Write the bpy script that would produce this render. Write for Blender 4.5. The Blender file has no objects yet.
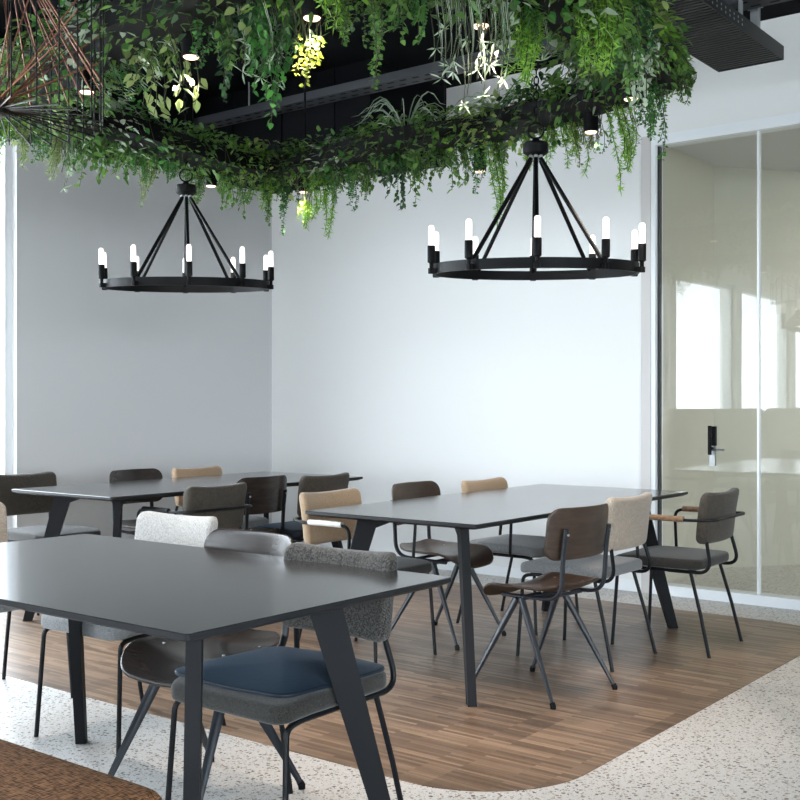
import bpy, bmesh, math, random
from mathutils import Vector, Matrix, Quaternion
PI = math.pi
SC = bpy.context.scene
COL = SC.collection
CT, ST = math.cos(math.radians(37.81)), math.sin(math.radians(37.81))
HC = 1.22                      # camera height
FPX = 1102.0

def RW(X, Y):
    """view-aligned plan coordinates -> room coordinates (room axes follow the walls)"""
    return (CT*X - ST*Y, ST*X + CT*Y)

def PZ(px, y, z):
    """room point on the horizontal plane z that the photograph shows at (px, y)"""
    d = (HC - z)*FPX/(y - 403.0)
    return RW((px-400)/FPX*d, d)

# ------------------------------------------------------------------ materials
MATS = {}
def new_mat(name):
    m = bpy.data.materials.new(name); m.use_nodes = True
    nt = m.node_tree
    for n in list(nt.nodes): nt.nodes.remove(n)
    o = nt.nodes.new('ShaderNodeOutputMaterial')
    b = nt.nodes.new('ShaderNodeBsdfPrincipled')
    nt.links.new(b.outputs[0], o.inputs[0])
    MATS[name] = m
    return m, nt, b, o

def N(nt, typ, **kw):
    n = nt.nodes.new(typ)
    for k, v in kw.items():
        if hasattr(n, k): setattr(n, k, v)
        else: n.inputs[k].default_value = v
    return n

def c4(c): return (c[0], c[1], c[2], 1)
def srgb(r, g, b):
    f = lambda v: (v/255/12.92) if v/255 <= .04045 else ((v/255+.055)/1.055)**2.4
    return (f(r), f(g), f(b))

def plain(name, col, rough=.5, metal=0., spec=.5, bump=0., bscale=200., var=0., coat=0.):
    m, nt, b, o = new_mat(name)
    b.inputs['Base Color'].default_value = c4(col)
    b.inputs['Roughness'].default_value = rough
    b.inputs['Metallic'].default_value = metal
    b.inputs['Specular IOR Level'].default_value = spec
    tc = N(nt, 'ShaderNodeTexCoord')
    nz = N(nt, 'ShaderNodeTexNoise'); nz.inputs['Scale'].default_value = bscale; nz.inputs['Detail'].default_value = 4
    nt.links.new(tc.outputs['Object'], nz.inputs['Vector'])
    if var > 0:
        mx = N(nt, 'ShaderNodeMixRGB'); mx.inputs[1].default_value = c4([x*(1-var) for x in col]); mx.inputs[2].default_value = c4([min(1, x*(1+var)) for x in col])
        nt.links.new(nz.outputs['Fac'], mx.inputs[0]); nt.links.new(mx.outputs[0], b.inputs['Base Color'])
    if bump > 0:
        bp = N(nt, 'ShaderNodeBump'); bp.inputs['Strength'].default_value = bump; bp.inputs['Distance'].default_value = .002
        nt.links.new(nz.outputs['Fac'], bp.inputs['Height']); nt.links.new(bp.outputs[0], b.inputs['Normal'])
    return m

def tweed(name, ca, cb, scale=260., fleck=.5, sheen=.3, rough=.9):
    m, nt, b, o = new_mat(name)
    tc = N(nt, 'ShaderNodeTexCoord')
    vo = N(nt, 'ShaderNodeTexVoronoi'); vo.inputs['Scale'].default_value = scale
    nz = N(nt, 'ShaderNodeTexNoise'); nz.inputs['Scale'].default_value = scale*.6; nz.inputs['Detail'].default_value = 3
    for t in (vo, nz): nt.links.new(tc.outputs['Object'], t.inputs['Vector'])
    sp = N(nt, 'ShaderNodeSeparateColor'); nt.links.new(vo.outputs['Color'], sp.inputs[0])
    rp = N(nt, 'ShaderNodeValToRGB'); rp.color_ramp.elements[0].position = max(0, fleck-.25); rp.color_ramp.elements[1].position = min(1, fleck+.25)
    rp.color_ramp.elements[0].color = c4(ca); rp.color_ramp.elements[1].color = c4(cb)
    ad = N(nt, 'ShaderNodeMath', operation='ADD'); ml = N(nt, 'ShaderNodeMath', operation='MULTIPLY'); ml.inputs[1].default_value = .5
    nt.links.new(sp.outputs[0], ad.inputs[0]); nt.links.new(nz.outputs['Fac'], ad.inputs[1]); nt.links.new(ad.outputs[0], ml.inputs[0])
    nt.links.new(ml.outputs[0], rp.inputs[0]); nt.links.new(rp.outputs[0], b.inputs['Base Color'])
    b.inputs['Roughness'].default_value = rough; b.inputs['Specular IOR Level'].default_value = .25
    b.inputs['Sheen Weight'].default_value = sheen; b.inputs['Sheen Roughness'].default_value = .5
    bp = N(nt, 'ShaderNodeBump'); bp.inputs['Strength'].default_value = .5; bp.inputs['Distance'].default_value = .002
    nt.links.new(ml.outputs[0], bp.inputs['Height']); nt.links.new(bp.outputs[0], b.inputs['Normal'])
    return m

def wood(name, ca, cb, rough=.4, scale=(3, 40, 40), spec=.5):
    m, nt, b, o = new_mat(name)
    tc = N(nt, 'ShaderNodeTexCoord'); mp = N(nt, 'ShaderNodeMapping'); mp.inputs['Scale'].default_value = scale
    nz = N(nt, 'ShaderNodeTexNoise'); nz.inputs['Scale'].default_value = 1.5; nz.inputs['Detail'].default_value = 6; nz.inputs['Distortion'].default_value = .6
    rp = N(nt, 'ShaderNodeValToRGB'); rp.color_ramp.elements[0].position = .3; rp.color_ramp.elements[1].position = .7
    rp.color_ramp.elements[0].color = c4(ca); rp.color_ramp.elements[1].color = c4(cb)
    nt.links.new(tc.outputs['Object'], mp.inputs[0]); nt.links.new(mp.outputs[0], nz.inputs['Vector'])
    nt.links.new(nz.outputs['Fac'], rp.inputs[0]); nt.links.new(rp.outputs[0], b.inputs['Base Color'])
    b.inputs['Roughness'].default_value = rough; b.inputs['Specular IOR Level'].default_value = spec
    return m

def leafmat(name, ca, cb, trans=.35, rough=.4):
    m, nt, b, o = new_mat(name)
    g = N(nt, 'ShaderNodeNewGeometry')
    rp = N(nt, 'ShaderNodeValToRGB'); rp.color_ramp.elements[0].color = c4(ca); rp.color_ramp.elements[1].color = c4(cb)
    nt.links.new(g.outputs['Random Per Island'], rp.inputs[0]); nt.links.new(rp.outputs[0], b.inputs['Base Color'])
    b.inputs['Roughness'].default_value = rough; b.inputs['Specular IOR Level'].default_value = .4
    t = N(nt, 'ShaderNodeBsdfTranslucent'); nt.links.new(rp.outputs[0], t.inputs[0])
    mx = N(nt, 'ShaderNodeMixShader'); mx.inputs[0].default_value = trans
    nt.links.new(b.outputs[0], mx.inputs[1]); nt.links.new(t.outputs[0], mx.inputs[2]); nt.links.new(mx.outputs[0], o.inputs[0])
    return m

def emit(name, col, strength):
    m, nt, b, o = new_mat(name)
    b.inputs['Base Color'].default_value = c4((.9, .88, .85)); b.inputs['Emission Color'].default_value = c4(col); b.inputs['Emission Strength'].default_value = strength
    return m

def glass(name, tint, refl_ior=1.5):
    m, nt, b, o = new_mat(name)
    nt.nodes.remove(b)
    fr = N(nt, 'ShaderNodeFresnel'); fr.inputs['IOR'].default_value = refl_ior
    geo = N(nt, 'ShaderNodeNewGeometry')
    tr = N(nt, 'ShaderNodeBsdfTransparent'); tr.inputs[0].default_value = c4(tint)
    gl = N(nt, 'ShaderNodeBsdfGlossy'); gl.inputs['Roughness'].default_value = 0.0
    mx = N(nt, 'ShaderNodeMixShader')
    # the pane is a solid sheet: both of its faces mirror a little
    sub = N(nt, 'ShaderNodeMath', operation='MULTIPLY'); inv = N(nt, 'ShaderNodeMath', operation='SUBTRACT'); inv.inputs[0].default_value = 1
    nt.links.new(geo.outputs['Backfacing'], inv.inputs[1])
    nt.links.new(fr.outputs[0], sub.inputs[0]); nt.links.new(inv.outputs[0], sub.inputs[1])
    dbl = N(nt, 'ShaderNodeMath', operation='MULTIPLY'); dbl.inputs[1].default_value = 1.9; dbl.use_clamp = True
    nt.links.new(sub.outputs[0], dbl.inputs[0])
    nt.links.new(dbl.outputs[0], mx.inputs[0]); nt.links.new(tr.outputs[0], mx.inputs[1]); nt.links.new(gl.outputs[0], mx.inputs[2]); nt.links.new(mx.outputs[0], o.inputs[0])
    return m

M = {}
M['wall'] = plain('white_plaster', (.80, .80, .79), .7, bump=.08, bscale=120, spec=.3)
M['greywall'] = plain('shade_greyed_plaster', (.66, .66, .665), .75, bump=.08, bscale=120, spec=.3)  # the window wall's backlit shade is put into this grey
M['ceil'] = plain('black_ceiling', (.004, .0045, .006), .85, spec=.08)
M['duct'] = plain('black_duct_metal', (.0035, .004, .0055), .7, spec=.1)
M['traym'] = plain('black_tray_metal', (.018, .018, .021), .5, .3)
M['galv'] = plain('dull_zinc', (.05, .053, .062), .5, .3, bump=.1, bscale=40)
M['holes'] = plain('slot_black', (.004, .004, .005), .9)
M['hanger'] = plain('zinc_rod', (.45, .47, .48), .4, .8)
M['beige'] = plain('beige_room_wall', (.64, .62, .54), .8, spec=.3)
M['frame'] = plain('white_frame_lacquer', (.82, .84, .86), .45)
M['jamb'] = plain('greige_jamb', (.60, .57, .55), .6)
M['black'] = plain('black_steel', (.003, .003, .0035), .55, .0, spec=.14)
M['tube'] = plain('black_tube', (.005, .006, .008), .45, spec=.22)
M['greysteel'] = plain('grey_blue_steel', (.016, .020, .027), .42, spec=.45)
M['top'] = plain('dark_laminate', (.032, .032, .033), .17, spec=1.0)
M['edge'] = plain('dark_table_edge', (.012, .013, .015), .55, spec=.25)
M['tleg'] = plain('table_leg_steel', (.009, .0095, .011), .6, spec=.18)
M['dark'] = tweed('dark_tweed', (.017, .0145, .012), (.105, .088, .068), 420., .52, sheen=.15)
M['salt'] = tweed('salt_pepper_tweed', (.008, .008, .009), (.115, .108, .097), 330., .53, sheen=.15)
M['tweed'] = tweed('beige_tweed', (.22, .18, .14), (.47, .395, .32), 380., .48)
M['tan'] = tweed('tan_tweed', (.25, .165, .095), (.42, .30, .195), 420., .45)
M['littweed'] = tweed('window_lit_tweed', (.27, .26, .25), (.54, .53, .51), 380., .48)  # beige tweed paled by window light, put into the colour
M['seatskylit'] = tweed('sky_lit_seat_tweed', (.13, .135, .14), (.26, .265, .27), 420., .5)  # sky-lit grey of the beige chairs' seats, put into the colour
M['seatdark'] = tweed('dark_seat_tweed', (.009, .009, .009), (.042, .039, .033), 420., .5, sheen=.25)
M['navy'] = plain('navy_cloth_sky_sheen', (.007, .012, .020), .5, spec=.3, bump=.3, bscale=60, var=.4)  # navy cloth on one chair; on another the sky's blue sheen as colour
MATS['navy_cloth_sky_sheen'].node_tree.nodes['Principled BSDF'].inputs['Sheen Weight'].default_value = .12
MATS['navy_cloth_sky_sheen'].node_tree.nodes['Principled BSDF'].inputs['Sheen Tint'].default_value = (.35, .55, .8, 1)
M['brownf'] = None
M['ply'] = wood('walnut_ply', (.032, .020, .014), (.068, .042, .029), .35)
M['plydark'] = wood('dark_stained_ply', (.016, .013, .012), (.036, .026, .021), .26, spec=.35)
M['pad'] = wood('arm_pad_wood', (.16, .09, .05), (.30, .19, .11), .45)
M['padwhite'] = plain('white_arm_pad', (.70, .69, .66), .5)
M['bulb'] = emit('milky_bulb', (1, .93, .86), .75)
M['filament'] = emit('warm_tube_bulb', (1, .72, .45), 14)
M['lens'] = emit('warm_spot_lens', (1, .62, .42), 1.3)
M['copper'] = plain('copper_wire', (.20, .085, .052), .42, .8)
M['blackwire'] = plain('black_wire', (.006, .005, .005), .5, spec=.25)
M['soil'] = plain('dark_planter_board', (.005, .005, .006), .7, spec=.2, bump=.3, bscale=30)
M['stem'] = plain('green_brown_stem', (.035, .045, .015), .7)
M['glass'] = glass('partition_glass', (.955, .968, .955), 1.55)
M['winglass'] = glass('window_glass', (.96, .98, .98), 1.45)
M['chrome'] = plain('brushed_steel', (.25, .26, .26), .35, .9)
M['outside'] = plain('outdoor_paving', (.55, .55, .53), .9)
M['booth'] = plain('beige_booth_cloth', (.50, .46, .38), .9, bump=.2, bscale=150)

# brown coarse-woven bench cloth
def brown_cloth():
    m, nt, b, o = new_mat('brown_woven_cloth')
    tc = N(nt, 'ShaderNodeTexCoord')
    w1 = N(nt, 'ShaderNodeTexNoise'); w1.inputs['Scale'].default_value = 1; w1.inputs['Detail'].default_value = 2
    mp = N(nt, 'ShaderNodeMapping'); mp.inputs['Scale'].default_value = (40, 340, 340)
    w2 = N(nt, 'ShaderNodeTexNoise'); w2.inputs['Scale'].default_value = 1; w2.inputs['Detail'].default_value = 2
    mp2 = N(nt, 'ShaderNodeMapping'); mp2.inputs['Scale'].default_value = (340, 50, 340)
    nt.links.new(tc.outputs['Object'], mp.inputs[0]); nt.links.new(mp.outputs[0], w1.inputs['Vector'])
    nt.links.new(tc.outputs['Object'], mp2.inputs[0]); nt.links.new(mp2.outputs[0], w2.inputs['Vector'])
    ml = N(nt, 'ShaderNodeMath', operation='ADD'); nt.links.new(w1.outputs['Fac'], ml.inputs[0]); nt.links.new(w2.outputs['Fac'], ml.inputs[1])
    hf = N(nt, 'ShaderNodeMath', operation='MULTIPLY'); hf.inputs[1].default_value = .5; nt.links.new(ml.outputs[0], hf.inputs[0])
    rp = N(nt, 'ShaderNodeValToRGB'); rp.color_ramp.elements[0].position = .40; rp.color_ramp.elements[1].position = .60
    rp.color_ramp.elements[0].color = c4((.065, .028, .013)); rp.color_ramp.elements[1].color = c4((.42, .21, .10))
    nt.links.new(hf.outputs[0], rp.inputs[0]); nt.links.new(rp.outputs[0], b.inputs['Base Color'])
    b.inputs['Roughness'].default_value = .95; b.inputs['Specular IOR Level'].default_value = .15
    bp = N(nt, 'ShaderNodeBump'); bp.inputs['Strength'].default_value = .8; bp.inputs['Distance'].default_value = .003
    nt.links.new(hf.outputs[0], bp.inputs['Height']); nt.links.new(bp.outputs[0], b.inputs['Normal'])
    return m
M['brownf'] = brown_cloth()

def parquet():
    m, nt, b, o = new_mat('strip_parquet')
    tc = N(nt, 'ShaderNodeTexCoord')
    br = N(nt, 'ShaderNodeTexBrick'); br.offset = .37; br.offset_frequency = 2; br.squash = 1
    br.inputs['Scale'].default_value = 1; br.inputs['Brick Width'].default_value = .30; br.inputs['Row Height'].default_value = .017
    br.inputs['Mortar Size'].default_value = .0006; br.inputs['Mortar Smooth'].default_value = .3; br.inputs['Bias'].default_value = 0
    br.inputs['Color1'].default_value = (0, 0, 0, 1); br.inputs['Color2'].default_value = (1, 1, 1, 1); br.inputs['Mortar'].default_value = (.1, .1, .1, 1)
    nt.links.new(tc.outputs['Object'], br.inputs['Vector'])
    bg = N(nt, 'ShaderNodeTexBrick'); bg.offset = .5; bg.inputs['Scale'].default_value = 1; bg.inputs['Brick Width'].default_value = .60; bg.inputs['Row Height'].default_value = .34
    bg.inputs['Mortar Size'].default_value = 0; bg.inputs['Color1'].default_value = (0, 0, 0, 1); bg.inputs['Color2'].default_value = (1, 1, 1, 1)
    nt.links.new(tc.outputs['Object'], bg.inputs['Vector'])
    mp = N(nt, 'ShaderNodeMapping'); mp.inputs['Scale'].default_value = (5, 120, 1)
    nz = N(nt, 'ShaderNodeTexNoise'); nz.inputs['Scale'].default_value = 1; nz.inputs['Detail'].default_value = 4
    nt.links.new(tc.outputs['Object'], mp.inputs[0]); nt.links.new(mp.outputs[0], nz.inputs['Vector'])
    s1 = N(nt, 'ShaderNodeSeparateColor'); s2 = N(nt, 'ShaderNodeSeparateColor')
    nt.links.new(br.outputs['Color'], s1.inputs[0]); nt.links.new(bg.outputs['Color'], s2.inputs[0])
    def mul(x, k):
        q = N(nt, 'ShaderNodeMath', operation='MULTIPLY'); q.inputs[1].default_value = k; nt.links.new(x, q.inputs[0]); return q.outputs[0]
    def add(x, y):
        q = N(nt, 'ShaderNodeMath', operation='ADD'); nt.links.new(x, q.inputs[0]); nt.links.new(y, q.inputs[1]); return q.outputs[0]
    v = add(add(mul(s1.outputs[0], .42), mul(s2.outputs[0], .22)), mul(nz.outputs['Fac'], .40))
    rp = N(nt, 'ShaderNodeValToRGB')
    rp.color_ramp.elements[0].position = .12; rp.color_ramp.elements[1].position = .95
    rp.color_ramp.elements[0].color = c4((.064, .043, .030)); rp.color_ramp.elements[1].color = c4((.41, .28, .185))
    e = rp.color_ramp.elements.new(.5); e.color = c4((.172, .112, .074))
    nt.links.new(v, rp.inputs[0]); nt.links.new(rp.outputs[0], b.inputs['Base Color'])
    b.inputs['Roughness'].default_value = .38; b.inputs['Specular IOR Level'].default_value = .45
    return m
M['parquet'] = parquet()

def terrazzo():
    m, nt, b, o = new_mat('white_terrazzo')
    tc = N(nt, 'ShaderNodeTexCoord')
    col = None
    base = N(nt, 'ShaderNodeRGB'); base.outputs[0].default_value = c4((.60, .59, .575))
    cur = base.outputs[0]
    for sc, thr, pick, c_lo, c_hi in ((95, .33, .50, (.10, .085, .075), (.40, .33, .27)), (58, .36, .55, (.05, .05, .055), (.32, .26, .21)), (140, .36, .40, (.30, .26, .22), (.80, .78, .75))):
        mp = N(nt, 'ShaderNodeMapping'); mp.inputs['Location'].default_value = (sc*.013, sc*.7, 0)
        nzv = N(nt, 'ShaderNodeTexNoise'); nzv.inputs['Scale'].default_value = sc*.9; nzv.inputs['Detail'].default_value = 1
        va = N(nt, 'ShaderNodeVectorMath', operation='MULTIPLY_ADD'); va.inputs[1].default_value = (.010, .010, .010)
        vo = N(nt, 'ShaderNodeTexVoronoi'); vo.inputs['Scale'].default_value = sc
        nt.links.new(tc.outputs['Object'], mp.inputs[0]); nt.links.new(mp.outputs[0], nzv.inputs['Vector'])
        nt.links.new(nzv.outputs['Color'], va.inputs[0]); nt.links.new(mp.outputs[0], va.inputs[2]); nt.links.new(va.outputs[0], vo.inputs['Vector'])
        lt = N(nt, 'ShaderNodeMath', operation='LESS_THAN'); lt.inputs[1].default_value = thr; nt.links.new(vo.outputs['Distance'], lt.inputs[0])
        sp = N(nt, 'ShaderNodeSeparateColor'); nt.links.new(vo.outputs['Color'], sp.inputs[0])
        gt = N(nt, 'ShaderNodeMath', operation='GREATER_THAN'); gt.inputs[1].default_value = pick; nt.links.new(sp.outputs[0], gt.inputs[0])
        mk = N(nt, 'ShaderNodeMath', operation='MULTIPLY'); nt.links.new(lt.outputs[0], mk.inputs[0]); nt.links.new(gt.outputs[0], mk.inputs[1])
        cm = N(nt, 'ShaderNodeMixRGB'); cm.inputs[1].default_value = c4(c_lo); cm.inputs[2].default_value = c4(c_hi); nt.links.new(sp.outputs[1], cm.inputs[0])
        mx = N(nt, 'ShaderNodeMixRGB'); nt.links.new(mk.outputs[0], mx.inputs[0]); nt.links.new(cur, mx.inputs[1]); nt.links.new(cm.outputs[0], mx.inputs[2])
        cur = mx.outputs[0]
    nt.links.new(cur, b.inputs['Base Color'])
    b.inputs['Roughness'].default_value = .45; b.inputs['Specular IOR Level'].default_value = .4
    return m
M['terrazzo'] = terrazzo()

M['lf_ivy'] = leafmat('ivy_leaf', (0.037, 0.104, 0.020), (0.146, 0.293, 0.055))
M['lf_dark'] = leafmat('dark_leaf', (0.015, 0.049, 0.020), (0.055, 0.134, 0.049))
M['lf_bright'] = leafmat('bright_needle_leaf', (0.110, 0.293, 0.024), (0.342, 0.586, 0.085))
M['lf_lime'] = leafmat('lime_leaf', (0.146, 0.220, 0.061), (0.403, 0.488, 0.183))
M['lf_yellow'] = leafmat('yellow_green_leaf', (0.244, 0.317, 0.037), (0.512, 0.537, 0.073))
M['lf_pale'] = leafmat('silvery_leaf', (0.268, 0.366, 0.244), (0.610, 0.695, 0.537))
M['lf_fern'] = leafmat('fern_leaf', (0.030, 0.122, 0.027), (0.098, 0.305, 0.061))
M['lf_green'] = leafmat('mid_green_leaf', (0.055, 0.159, 0.037), (0.207, 0.378, 0.091))

# ------------------------------------------------------------------ mesh helpers
class MB:
    def __init__(s): s.v = []; s.f = []
    def add(s, vs, fs):
        o = len(s.v); s.v += [tuple(p) for p in vs]; s.f += [tuple(i+o for i in f) for f in fs]
    def box(s, x0, x1, y0, y1, z0, z1):
        s.add([(x0,y0,z0),(x1,y0,z0),(x1,y1,z0),(x0,y1,z0),(x0,y0,z1),(x1,y0,z1),(x1,y1,z1),(x0,y1,z1)],
              [(0,3,2,1),(4,5,6,7),(0,1,5,4),(1,2,6,5),(2,3,7,6),(3,0,4,7)])
    def cyl(s, p, q, r, r2=None, n=10, cap=True):
        r2 = r if r2 is None else r2
        p, q = Vector(p), Vector(q); d = (q-p).normalized()
        u = d.orthogonal().normalized(); w = d.cross(u)
        vs = []
        for c, rr in ((p, r), (q, r2)):
            for i in range(n):
                a = 2*PI*i/n; vs.append(c + (u*math.cos(a)+w*math.sin(a))*rr)
        fs = [(i, (i+1) % n, n+(i+1) % n, n+i) for i in range(n)]
        if cap: fs += [tuple(range(n-1, -1, -1)), tuple(range(n, 2*n))]
        s.add(vs, fs)
    def lathe(s, prof, n=20, c=(0,0,0)):
        vs = []; fs = []
        for r, z in prof:
            for i in range(n):
                a = 2*PI*i/n; vs.append((c[0]+r*math.cos(a), c[1]+r*math.sin(a), c[2]+z))
        m = len(prof)
        for j in range(m-1):
            for i in range(n):
                fs.append((j*n+i, j*n+(i+1) % n, (j+1)*n+(i+1) % n, (j+1)*n+i))
        fs.append(tuple(range(n-1, -1, -1))); fs.append(tuple(range((m-1)*n, m*n)))
        s.add(vs, fs)
    def tube(s, pts, r, n=8, flat=1.0, up=None, closed=False):
        P = [Vector(p) for p in pts]; k = len(P); T = []
        for i in range(k):
            if closed: t = P[(i+1) % k]-P[i-1]
            else: t = P[min(i+1, k-1)]-P[max(i-1, 0)]
            T.append(t.normalized())
        u = (Vector(up)-T[0]*Vector(up).dot(T[0])).normalized() if up else T[0].orthogonal().normalized()
        vs = []; rs = r if isinstance(r, (list, tuple)) else [r]*k
        for i in range(k):
            u = (u-T[i]*u.dot(T[i])).normalized(); w = T[i].cross(u)
            for j in range(n):
                a = 2*PI*(j+.5)/n; vs.append(P[i]+u*math.cos(a)*rs[i]+w*math.sin(a)*rs[i]*flat)
        fs = []
        for i in range(k if closed else k-1):
            for j in range(n):
                i2 = (i+1) % k
                fs.append((i*n+j, i*n+(j+1) % n, i2*n+(j+1) % n, i2*n+j))
        if not closed: fs += [tuple(range(n-1, -1, -1)), tuple(range((k-1)*n, k*n))]
        s.add(vs, fs)
    def prism(s, poly, t, frame):
        """poly in 2D extruded +-t/2; frame(x,y,h)->3D"""
        n = len(poly)
        s.add([frame(x, y, -t/2) for x, y in poly]+[frame(x, y, t/2) for x, y in poly],
              [tuple(range(n-1, -1, -1)), tuple(range(n, 2*n))]+[(i, (i+1) % n, n+(i+1) % n, n+i) for i in range(n)])
    def pad(s, w, h, R, t, r, bulge=0., deform=None, plane='xy', cap=6, side=8, corner=6):
        """rounded-rectangle cushion w x h x t with soft edges r"""
        out = []
        hw, hh = w/2, h/2
        for cx, cy, a0 in ((hw-R, hh-R, 0), (-hw+R, hh-R, PI/2), (-hw+R, -hh+R, PI), (hw-R, -hh+R, 1.5*PI)):
            for i in range(corner+1):
                a = a0+PI/2*i/corner; out.append((cx+R*math.cos(a), cy+R*math.sin(a)))
        pts = []
        k = len(out)
        for i in range(k):
            p, q = out[i], out[(i+1) % k]; L = math.hypot(q[0]-p[0], q[1]-p[1])
            m = max(1, int(L/(max(w, h)/side)))
            for j in range(m): pts.append((p[0]+(q[0]-p[0])*j/m, p[1]+(q[1]-p[1])*j/m))
        n = len(pts); loops = []
        def loop(sc, z, inset=0):
            L = []
            for x, y in pts:
                l = math.hypot(x, y) or 1
                fx = (1-inset/hw); fy = (1-inset/hh)
                L.append((x*sc*fx, y*sc*fy, z))
            return L
        for i in range(1, cap+1):
            q = i/cap
            loops.append(loop(q, t/2+bulge*(1-q*q), r))
        for i in range(1, 4):
            a = PI/2*i/4; loops.append(loop(1, t/2-r+r*math.cos(a), r-r*math.sin(a)))
        loops.append(loop(1, t/2-r)); loops.append(loop(1, -t/2+r))
        for i in range(3, 0, -1):
            a = PI/2*i/4; loops.append(loop(1, -(t/2-r+r*math.cos(a)), r-r*math.sin(a)))
        for i in range(cap, 0, -1):
            q = i/cap
            loops.append(loop(q, -t/2-bulge*.4*(1-q*q), r))
        vs = [(0, 0, t/2+bulge)]; fs = []
        for L in loops: vs += L
        vs.append((0, 0, -t/2-bulge*.4))
        for j in range(n): fs.append((0, 1+j, 1+(j+1) % n))
        for i in range(len(loops)-1):
            for j in range(n):
                fs.append((1+i*n+j, 1+(i+1)*n+j, 1+(i+1)*n+(j+1) % n, 1+i*n+(j+1) % n))
        b0 = 1+(len(loops)-1)*n; e = len(vs)-1
        for j in range(n): fs.append((b0+j, e, b0+(j+1) % n))
        if plane == 'xz': vs = [(x, -z, y) for x, y, z in vs]
        if deform: vs = [deform(*p) for p in vs]
        s.add(vs, fs)
    def build(s, name, mat, parent=None, loc=(0,0,0), smooth=True, ang=40, rz=0):
        me = bpy.data.meshes.new(name); me.from_pydata(s.v, [], s.f); me.update()
        bm = bmesh.new(); bm.from_mesh(me); bmesh.ops.recalc_face_normals(bm, faces=bm.faces); bm.to_mesh(me); bm.free()
        if smooth:
            me.polygons.foreach_set('use_smooth', [True]*len(me.polygons))
            me.set_sharp_from_angle(angle=math.radians(ang))
        me.materials.append(mat if not isinstance(mat, str) else M[mat])
        o = bpy.data.objects.new(name, me); COL.objects.link(o)
        o.location = loc; o.rotation_euler = (0, 0, rz)
        if parent: o.parent = parent
        return o
    def raw(s, name, mat, parent=None):
        me = bpy.data.meshes.new(name); me.from_pydata(s.v, [], s.f); me.update()
        me.polygons.foreach_set('use_smooth', [True]*len(me.polygons))
        me.materials.append(M[mat])
        o = bpy.data.objects.new(name, me); COL.objects.link(o)
        if parent: o.parent = parent
        return o

def tag(o, label=None, cat=None, group=None, kind=None):
    if label: o['label'] = label
    if cat: o['category'] = cat
    if group: o['group'] = group
    if kind: o['kind'] = kind
    return o
def thing(name, label, cat, loc=(0,0,0), rz=0, group=None):
    o = bpy.data.objects.new(name, None); COL.objects.link(o)
    o.empty_display_size = .1
    o.location = loc; o.rotation_euler = (0, 0, rz)
    return tag(o, label, cat, group)
def dup(root, loc, rz, label, group=None):
    r = root.copy(); COL.objects.link(r); r.location = loc; r.rotation_euler = (0, 0, rz)
    r['label'] = label
    if group: r['group'] = group
    def rec(src, dst):
        for ch in [c for c in bpy.data.objects if c.parent == src]:
            c = ch.copy(); COL.objects.link(c); c.parent = dst; rec(ch, c)
    rec(root, r)
    return r
def fillet(pts, rad, n=5):
    P = [Vector(p) for p in pts]; out = [P[0]]
    for i in range(1, len(P)-1):
        a, b, c = P[i-1], P[i], P[i+1]
        u = (a-b); v = (c-b); r = min(rad, u.length*.45, v.length*.45)
        p, q = b+u.normalized()*r, b+v.normalized()*r
        for k in range(n+1):
            t = k/n; out.append(p*(1-t)**2+b*2*t*(1-t)+q*t*t)
    out.append(P[-1]); return out

# ------------------------------------------------------------------ the room
YW = 6.576; XL = -6.45; ZC = 3.52; XR = 4.6; YB = -9.0
GA = -3.022                    # left edge of the glass partition (x)
def struct(mb, name, mat, **kw):
    o = mb.build(name, mat, smooth=False, **kw); o['kind'] = 'structure'; return o

m = MB(); m.box(XL-.3, XR+.3, YB-.3, 11.0, -.12, 0); struct(m, 'floor', 'terrazzo')
# parquet field with rounded corners, flush-laid on the terrazzo
def parquet_field():
    x0, x1, y0, y1, R = -6.3, -1.737, 2.815, 6.14, .42
    pts = []
    for cx, cy, a0, rr in ((x1-R, y1-R, 0, R), (x0+.1, y1-.1, PI/2, .1), (x0+.1, y0+.1, PI, .1), (x1-R, y0+R, 1.5*PI, R)):
        for i in range(13):
            a = a0+PI/2*i/12; pts.append((cx+rr*math.cos(a), cy+rr*math.sin(a)))
    mb = MB(); mb.prism(pts, .002, lambda x, y, h: (x, y, .001+h))
    return struct(mb, 'floor_parquet', 'parquet')
parquet_field()
m = MB(); m.box(XL-.3, XR+.3, YB-.3, 11.0, ZC, ZC+.15); struct(m, 'ceiling', 'ceil')
m = MB(); m.box(XL, GA-.10, YW, YW+.18, 0, ZC); m.box(GA-.10, XR, YW, YW+.18, 2.93, ZC); struct(m, 'wall_back', 'wall')
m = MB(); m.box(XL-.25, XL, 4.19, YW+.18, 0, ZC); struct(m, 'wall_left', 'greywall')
m = MB(); m.box(XL-.25, XL, YB, 4.19, 3.07, ZC); struct(m, 'wall_left_lintel', 'wall')
m = MB(); m.box(XR, XR+.2, 2.0, 11, 0, ZC); m.box(XR, XR+.2, YB, 2.0, 3.07, ZC); m.box(XR, XR+.2, YB, 2.0, 0, .5); m.box(XR, XR+.2, YB, -7.5, .5, 3.07); struct(m, 'wall_right', 'wall')
m = MB(); m.box(XL-.25, XR+.2, YB-.2, YB, 3.07, ZC); m.box(XL-.25, XR+.2, YB-.2, YB, 0, .25); m.box(XL-.25, XL+.4, YB-.2, YB, .25, 3.07); m.box(-.5, XR+.2, YB-.2, YB, .25, 3.07); struct(m, 'wall_rear', 'wall')
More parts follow.
